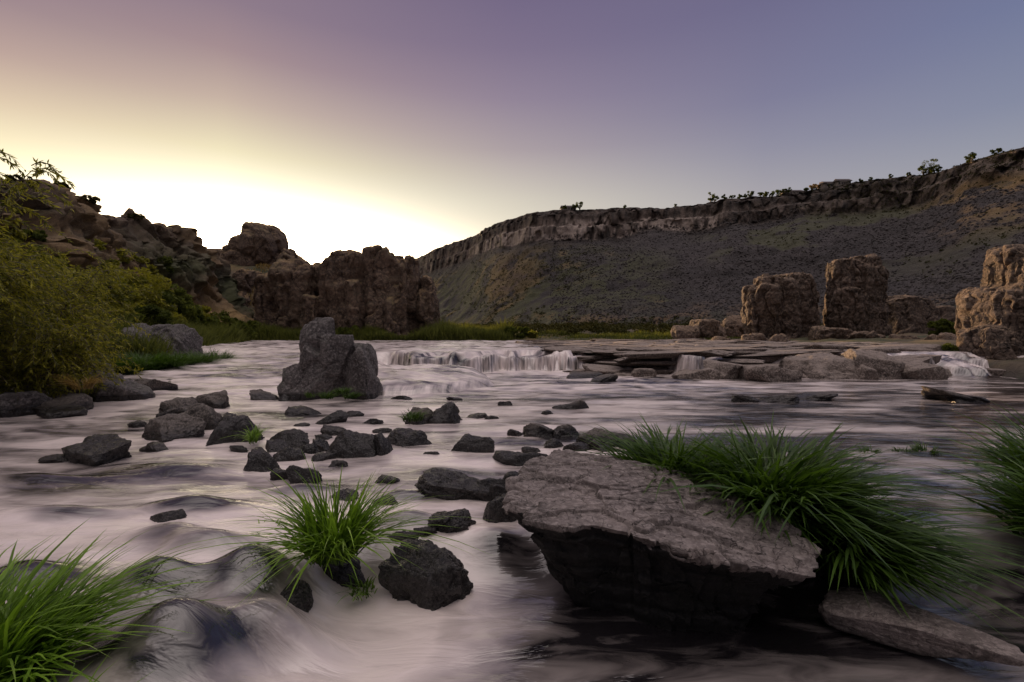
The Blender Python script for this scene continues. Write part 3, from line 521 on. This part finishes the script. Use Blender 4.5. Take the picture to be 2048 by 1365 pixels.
def bush(kind,x,y,z,w,h,nl,ls,mat,label,cat,elong=1.2,group=None,trunkh=0.0,seed=0,k=34):
    e=bpy.data.objects.new(kind,None); COL.objects.link(e); e.location=(x,y,z); r=np.random.default_rng(seed)
    d=r.normal(size=(k,3)); d/=np.linalg.norm(d,axis=1)[:,None]; rad=r.uniform(0.25,1,k)**0.5
    cs=d*rad[:,None]*[w/2*0.8,w/2*0.7,(h-trunkh)/2*0.8]; cs[:,2]+=trunkh+(h-trunkh)/2; rr=r.uniform(0.08,0.2,k)*min(w,h)
    cr=leaves('crown',cs,rr,nl,ls,mat,elong); cr.parent=e
    ch=[]
    for i in range(min(12,k)):
        tgt=cs[i]; b0=np.array([r.normal()*0.03*w,r.normal()*0.03*w,0]); mid=(b0+tgt)/2+np.array([0,0,0.1*h]); ch.append(([b0,mid*[0.6,0.6,0.9],tgt],[0.02*h,0.012*h,0.003*h]))
    tr=tube('trunk',ch,M_bark,5); tr.parent=e
    reg(e,label,cat,group); return e
SG="shrubs along the river bank"
S=[(250,33,6.0,5.2,M_leafg,8000),(330,38,6.0,4.6,M_leafd,7000),(170,26,5.0,4.0,M_leafg,8000),(215,30,5,3.4,M_leafg,7000),(120,20,5,4.2,M_leafg,10000),(290,30,4,2.6,M_leafd,5000),(370,42,5,2.6,M_leafd,4000),(420,46,5,2.6,M_leafd,4000),(480,50,5,2.4,M_leafd,4000),(560,54,5,2.2,M_leafd,4000),(60,16,4.5,3.0,M_leafg,10000),(700,56,3,1.8,M_leafd,2500),(1030,58,4.5,1.9,M_leafd,3500),(1065,58,1.6,1.0,M_leafg,1200),(1440,48,2.4,1.0,M_leafg,2500),(1890,40,3,1.8,M_leafd,3000),(1905,25,1.2,0.8,M_leafd,1500),(390,64,2.4,2.0,M_leafg,1500),(250,49,4,3.5,M_leafd,3000),(20,24,6,5,M_leafg,7000),(310,34,4,2.8,M_leafg,4000),(640,57,4,1.8,M_leafd,2500),(300,44,5,4.5,M_leafg,4000),(400,52,4,3,M_leafg,3000),(200,40,6,5,M_leafg,5000),(130,36,5,3.5,M_leafd,4000),(350,50,5,4,M_leafd,4000)]
for i,(px,yd,w,h,m,nl) in enumerate(S):
    x_=brg(px,yd); z_=gz1(x_,yd)-0.1
    bush('shrub',x_,yd,z_,w,h,nl,0.05+0.0022*yd,m,"golden backlit willow shrub on the bank" if m is M_leafg else "dark green shrub on the bank",'shrub',group=SG,seed=i+20)
for i,j in enumerate([250,268,290,310,325,345,352,372,390]):
    q=LV[118,j]; bush('crest_shrub',q[0],q[1],q[2]-0.3,1.6+0.5*(i%3),0.75,500,0.13,M_scrub,"small dry shrub on the rocky crest",'shrub',group="shrubs on the rocky crest",seed=i+70)
rr_=np.random.default_rng(5)
for i in range(26):
    q=LV[int(rr_.integers(25,85)),int(rr_.integers(230,395))]; bush('crest_shrub',q[0],q[1],q[2]-0.3,rr_.uniform(1.2,2.6),rr_.uniform(0.8,1.8),700,0.12,M_leafd if i%2 else M_leafg,"olive shrub rooted on the rocky slope",'shrub',group="shrubs on the rocky slope",seed=i+170)
def willow(x,y,z,w,h,ntw,seed,label,nl=9,extra=None):
    e=bpy.data.objects.new('willow_tree',None); COL.objects.link(e); e.location=(x,y,z); r=np.random.default_rng(seed)
    limbs=[];chains=[]
    for i in range(nl):
        a=r.uniform(0,6.28); R=w/2*r.uniform(0.4,0.9); tip=np.array([R*math.cos(a),R*math.sin(a),h*r.uniform(0.55,0.98)])
        if extra is not None and i<len(extra): tip=np.array(extra[i],float)
        p=[np.array([0,0,0]),tip*[0.2,0.2,0.35],tip*[0.55,0.55,0.7],tip]; limbs.append(p); chains.append((p,[0.06,0.04,0.02,0.006]))
    LP=[];LA=[]
    for i in range(ntw):
        p=limbs[r.integers(0,nl)]; s_=r.uniform(0.8,3.0); k_=int(min(s_,2.99)); f=s_-k_; b=p[k_]*(1-f)+p[k_+1]*f; b=b+r.normal(size=3)*([0.35,0.35,0.3] if extra is None else [0.06,0.06,0.06])
        a=math.atan2(b[1],b[0])+r.normal()*0.8; ln=r.uniform(0.5,1.3) if extra is None else r.uniform(0.4,0.9); pts=[]
        for q in np.linspace(0,1,6): pts.append(b+np.array([math.cos(a)*ln*q*0.8,math.sin(a)*ln*q*0.8,ln*(0.45*q-0.75*q*q)]))
        chains.append((pts[::1],[0.008,0.007,0.006,0.005,0.004,0.002])); pts=np.array(pts)
        m=34; qs=r.uniform(0.05,1,m)*5; ii=np.minimum(qs.astype(int),4); ff=(qs-ii)[:,None]; B=pts[ii]*(1-ff)+pts[ii+1]*ff; tg=pts[ii+1]-pts[ii]; tg/=np.linalg.norm(tg,axis=1)[:,None]
        A=tg*0.8+r.normal(size=(m,3))*0.45; A[:,2]-=0.15; A/=np.linalg.norm(A,axis=1)[:,None]; LP.append(B);LA.append(A)
    B=np.concatenate(LP);A=np.concatenate(LA); n=len(B); ll=r.uniform(0.09,0.16,n)[:,None]; sd=np.cross(A,r.normal(size=(n,3))); sd/=np.linalg.norm(sd,axis=1)[:,None]; sd*=0.014
    V=np.stack([B,B+A*ll*0.4+sd,B+A*ll,B+A*ll*0.4-sd],1).reshape(-1,3); i=np.arange(n)*4
    cr=mesh('crown',V,np.stack([i,i+1,i+2,i+3],1),M_leafg,smooth=False,attrs={'tint':np.repeat(r.uniform(0,1,n),4)}); cr.parent=e
    tr=tube('trunk',chains,M_bark,5); tr.parent=e; reg(e,label,'tree',"willows overhanging the bank"); return e
willow(-12.9,10.6,0.1,5.0,4.5,1500,1,"golden green willow with drooping slender leaves")
willow(-13.6,13.5,0.3,4.6,4.0,1200,2,"golden green willow with drooping slender leaves")
willow(-11.9,12.2,0.1,2.8,2.4,600,3,"low bushy willow beside grey bank rocks")
willow(-11.4,8.2,0.1,3.4,4.0,190,4,"slender willow reaching branches over the water",nl=5,extra=[(3.3,0,4.5),(3.0,0.3,4.3),(2.6,0,5.0),(2.4,0.2,3.2),(2.5,-0.2,2.5)])
# rim trees and houses
RT=[(1160,6,'g'),(1150,4,'g'),(1128,3,'d'),(1420,5.5,'d'),(1428,4,'d'),(1447,3,'d'),(1478,3,'d'),(1500,4,'d'),(1520,3,'d'),(1531,3.5,'d'),(1552,4,'g'),(1565,3,'g'),(1575,3,'d'),(1622,3,'o'),(1632,4,'o'),(1642,3,'o'),(1720,2,'d'),(1855,7,'g'),(1845,5,'g'),(1866,4,'g'),(1875,3,'d'),(1940,4,'d'),(1932,3,'d'),(1350,2,'d'),(1250,2,'d'),(1463,2.5,'d'),(1490,2.5,'d'),(1542,2.5,'d'),(1610,2.5,'d'),(1655,2.5,'d'),(1740,2,'d'),(1780,2.5,'d'),(1815,2,'d'),(1990,3,'d')]
for i,(px,h,kk) in enumerate(RT):
    q=rim_at(px); bush('rim_tree',q[0],q[1],q[2]-0.5,h*random.uniform(0.8,1.4),h,700,0.25,M_leafd if kk!='o' else M_dry,"small irregular tree on the canyon rim","tree",group="trees on the canyon rim",trunkh=h*0.05,seed=100+i,k=11)
def house(px,w,h):
    q=rim_at(px); e=bpy.data.objects.new('house',None); COL.objects.link(e); e.location=(q[0],q[1]+3.5,q[2]-0.9)
    d=w*0.5
    def box(nm,c,s,mat):
        V=np.array([[c[0]+a*s[0]/2,c[1]+b*s[1]/2,c[2]+e_*s[2]/2] for a in(-1,1) for b in(-1,1) for e_ in(-1,1)]); Fc=np.array([[0,1,3,2],[4,6,7,5],[0,4,5,1],[2,3,7,6],[0,2,6,4],[1,5,7,3]]); o=mesh(nm,V,Fc,mat,False); o.parent=e; return o
    box('wall',(0,0,h/2-1),(w,d,h+2),M_wallp)
    a,b=w/2+0.5,d/2+0.5; V=np.array([[-a,-b,h],[a,-b,h],[a,b,h],[-a,b,h],[-a*0.9,0,h+1.3],[a*0.9,0,h+1.3]])+[0,0,0.01]
    o=bpy.data.objects.new('roof',bpy.data.meshes.new('roof')); o.data.from_pydata(V.tolist(),[],[(0,1,5,4),(2,3,4,5),(1,2,5),(3,0,4),(3,2,1,0)]); o.data.materials.append(M_roof); COL.objects.link(o); o.parent=e
    for k_ in (-1.5,-0.7,0.8,1.6): box('window',(k_*w*0.24,-d/2-0.01,h*0.6),(w*0.08,0.06,h*0.3),M_glass)
    box('door',(w*0.0,-d/2-0.01,h*0.38),(1.0,0.07,h*0.72),M_roof)
    reg(e,"low tan house with shallow roof on the canyon rim","house","houses on the canyon rim")
house(1137,8,2.6); house(1590,9,2.4); house(1672,9,2.4); house(1692,6,2.6)
# hillside scrub and talus
pick=rng.integers(0,NR*NC,90000); vsel=pick//NC; csel=pick%NC; vfr=vsel/(NR-1); pxx=pc[csel]
prob=0.3*HW[vsel,csel]*(HN[vsel,csel]>-0.1)+0.12*HG[vsel,csel]+np.where(vfr<0.10,0.3,0)*(HN[vsel,csel]>0); keep=(rng.uniform(0,1,len(pick))<prob)&(vfr<0.9); pts=HV[vsel[keep],csel[keep]][:5000]
o=leaves('hillside_scrub',pts+[0,0,0.1],rng.uniform(0.3,0.9,len(pts)),len(pts)*12,0.27,M_scrub,1.0); reg(o,"sparse olive scrub scattered over the talus slope","scrub",kind="stuff")
n=650; xx=rng.uniform(-30,75,n); yy=rng.uniform(62,135,n); kk=(yy-62<(140-62)*np.clip(1.15-np.abs(xx)/90,0,1)); xx=xx[kk];yy=yy[kk];n=len(xx); zz=ground_z(xx,yy)[0]; cs=np.stack([xx,yy,zz+0.5],1)
o=leaves('valley_scrub',np.repeat(cs,3,0)+rng.normal(size=(3*n,3))*[0.9,0.9,0.3],rng.uniform(0.4,1.1,3*n),n*110,0.2,M_scrub,1.0); reg(o,"mixed olive brush covering the valley floor","scrub",kind="stuff")
pick=rng.integers(0,NR*NC,70000); vsel=pick//NC; csel=pick%NC; vfr=vsel/(NR-1); keep=(vfr<0.68)&(pc[csel]>1100)&(HG[vsel,csel]<0.3); pts=HV[vsel[keep],csel[keep]][:30000]; n=len(pts)
V0,F0=ico(1); sz=rng.uniform(0.2,1.0,n)**4*0.40+0.14; V=(V0[None]*(rng.uniform(0.6,1.3,(n,len(V0),3)))*sz[:,None,None]+pts[:,None,:]).reshape(-1,3); Fc=(F0[None]+(np.arange(n)*len(V0))[:,None,None]).reshape(-1,3)
cc=np.repeat(rng.uniform(0.04,0.09,n),len(V0))[:,None]*np.array([[1,0.87,0.86]])
o=mesh('talus_boulders',V,Fc,M_hill,False,col=cc); reg(o,"dark basalt talus blocks covering the canyon slope","talus",kind="stuff")
# ------------ world ------------
AZ=math.radians(-23); EL=math.radians(7.2)
w=bpy.data.worlds.new("World"); bpy.context.scene.world=w; w.use_nodes=True; nt=w.node_tree; N=nt.nodes; Lk=nt.links; bg=N['Background']
def nn(ty,ins=None,**kw):
    nd=N.new(ty)
    for k_,v_ in kw.items(): setattr(nd,k_,v_)
    for k_,v_ in (ins or {}).items():
        if isinstance(v_,bpy.types.NodeSocket): Lk.new(v_,nd.inputs[k_])
        else: nd.inputs[k_].default_value=v_
    return nd
tc=nn('ShaderNodeTexCoord').outputs['Generated']; nv=nn('ShaderNodeVectorMath',{0:tc},operation='NORMALIZE').outputs[0]; sp=nn('ShaderNodeSeparateXYZ',{0:nv})
def mt(op,a,b=0.0): return nn('ShaderNodeMath',{0:a,1:b},operation=op).outputs[0]
el=mt('ARCSINE',sp.outputs[2]); az=mt('ARCTAN2',sp.outputs[0],sp.outputs[1])
ef=mt('DIVIDE',el,math.radians(50))
def ramp(st):
    r=nn('ShaderNodeValToRGB',{0:ef}); cr=r.color_ramp; cr.interpolation='LINEAR'
    while len(cr.elements)<len(st): cr.elements.new(0.5)
    for e_,(d,c_) in zip(cr.elements,sorted(st)):
        m_=sum(c_)/3; c_=[m_+(q-m_)*0.9+2 for q in c_]; e_.position=d/50; e_.color=lin(*[min(255,q) for q in c_])
    return r.outputs[0]
Z=(50,(106,96,126))
rs=[(-46.6,ramp([(5,(252,236,200)),(12,(252,242,210)),(14.8,(243,228,184)),(18.5,(217,193,164)),(22,(186,158,149)),(25.5,(158,133,139)),(32,(130,112,134)),Z])),
(-30.7,ramp([(8,(255,251,235)),(15,(250,242,210)),(18.3,(229,216,177)),(22.8,(196,173,158)),(27,(163,137,141)),(30.9,(140,119,135)),Z])),
(0,ramp([(4,(246,236,212)),(10,(234,225,200)),(15.7,(208,199,183)),(21,(169,155,160)),(26,(143,128,149)),(30.6,(124,110,138)),(34.8,(113,100,132)),Z])),
(27.4,ramp([(8,(185,180,178)),(15,(162,158,166)),(19,(142,140,159)),(23.4,(124,122,151)),(31.7,(107,103,138)),Z])),
(46.6,ramp([(8,(165,165,172)),(15,(146,149,164)),(18.5,(129,135,160)),(25.5,(109,117,153)),(35,(98,101,140)),Z]))]
cur=rs[0][1]
for i in range(1,5):
    f=nn('ShaderNodeMapRange',{0:az,1:math.radians(rs[i-1][0]),2:math.radians(rs[i][0])}).outputs[0]
    m=nn('ShaderNodeMix',data_type='RGBA'); Lk.new(f,m.inputs[0]); Lk.new(cur,m.inputs[6]); Lk.new(rs[i][1],m.inputs[7]); cur=m.outputs[2]
f=nn('ShaderNodeMapRange',{0:sp.outputs[1],1:0.45,2:-0.35}).outputs[0]; m=nn('ShaderNodeMix',data_type='RGBA'); Lk.new(f,m.inputs[0]); Lk.new(cur,m.inputs[6]); m.inputs[7].default_value=(0.11,0.10,0.125,1); cur=m.outputs[2]
f=nn('ShaderNodeMapRange',{0:el,1:math.radians(42),2:math.radians(75)}).outputs[0]; m=nn('ShaderNodeMix',data_type='RGBA'); Lk.new(f,m.inputs[0]); Lk.new(cur,m.inputs[6]); m.inputs[7].default_value=(1.75,1.52,1.48,1); cur=m.outputs[2]  # added fill: overhead sky, out of view, made brighter than the visible sky
def glow(ca,wa,we,ce,colr,src):
    da=mt('DIVIDE',mt('SUBTRACT',az,math.radians(ca)),math.radians(wa)); de=mt('DIVIDE',mt('SUBTRACT',el,math.radians(ce)),math.radians(we))
    g=mt('EXPONENT',mt('MULTIPLY',mt('ADD',mt('MULTIPLY',da,da),mt('MULTIPLY',de,de)),-1.0))
    gc=nn('ShaderNodeVectorMath',{0:colr},operation='SCALE'); Lk.new(g,gc.inputs['Scale']); return nn('ShaderNodeVectorMath',{0:src,1:gc.outputs[0]},operation='ADD').outputs[0]
cur=glow(-27,14,4.3,6.0,(24,17.5,10.5),cur); cur=glow(-30,22,7.5,8,(0.6,0.55,0.40),cur)
sky=nn('ShaderNodeTexSky'); sky.sky_type='NISHITA'; sky.sun_disc=False; sky.sun_elevation=EL; sky.sun_rotation=AZ
sk=nn('ShaderNodeVectorMath',{0:sky.outputs[0]},operation='SCALE'); sk.inputs['Scale'].default_value=0.002
a2=nn('ShaderNodeVectorMath',{0:cur,1:sk.outputs[0]},operation='ADD').outputs[0]
Lk.new(a2,bg.inputs[0]); bg.inputs[1].default_value=1.0
sl=bpy.data.lights.new('sun','SUN'); sl.energy=5.0; sl.angle=math.radians(0.6); sl.color=(1,0.62,0.32); so=bpy.data.objects.new('sun',sl); COL.objects.link(so)
dv=Vector((math.sin(AZ)*math.cos(EL),math.cos(AZ)*math.cos(EL),math.sin(EL))); so.rotation_euler=(-dv).to_track_quat('-Z','Y').to_euler()
cam=bpy.data.cameras.new('camera'); cam.lens=17; cam.sensor_width=36; cam.clip_end=6000; cam.clip_start=0.05; co=bpy.data.objects.new('camera',cam); COL.objects.link(co); co.location=(0,0,H); co.rotation_euler=(math.radians(90-0.62),0,0)
bpy.context.scene.camera=co
bpy.context.scene.view_settings.view_transform='Standard'; bpy.context.scene.view_settings.look='None'
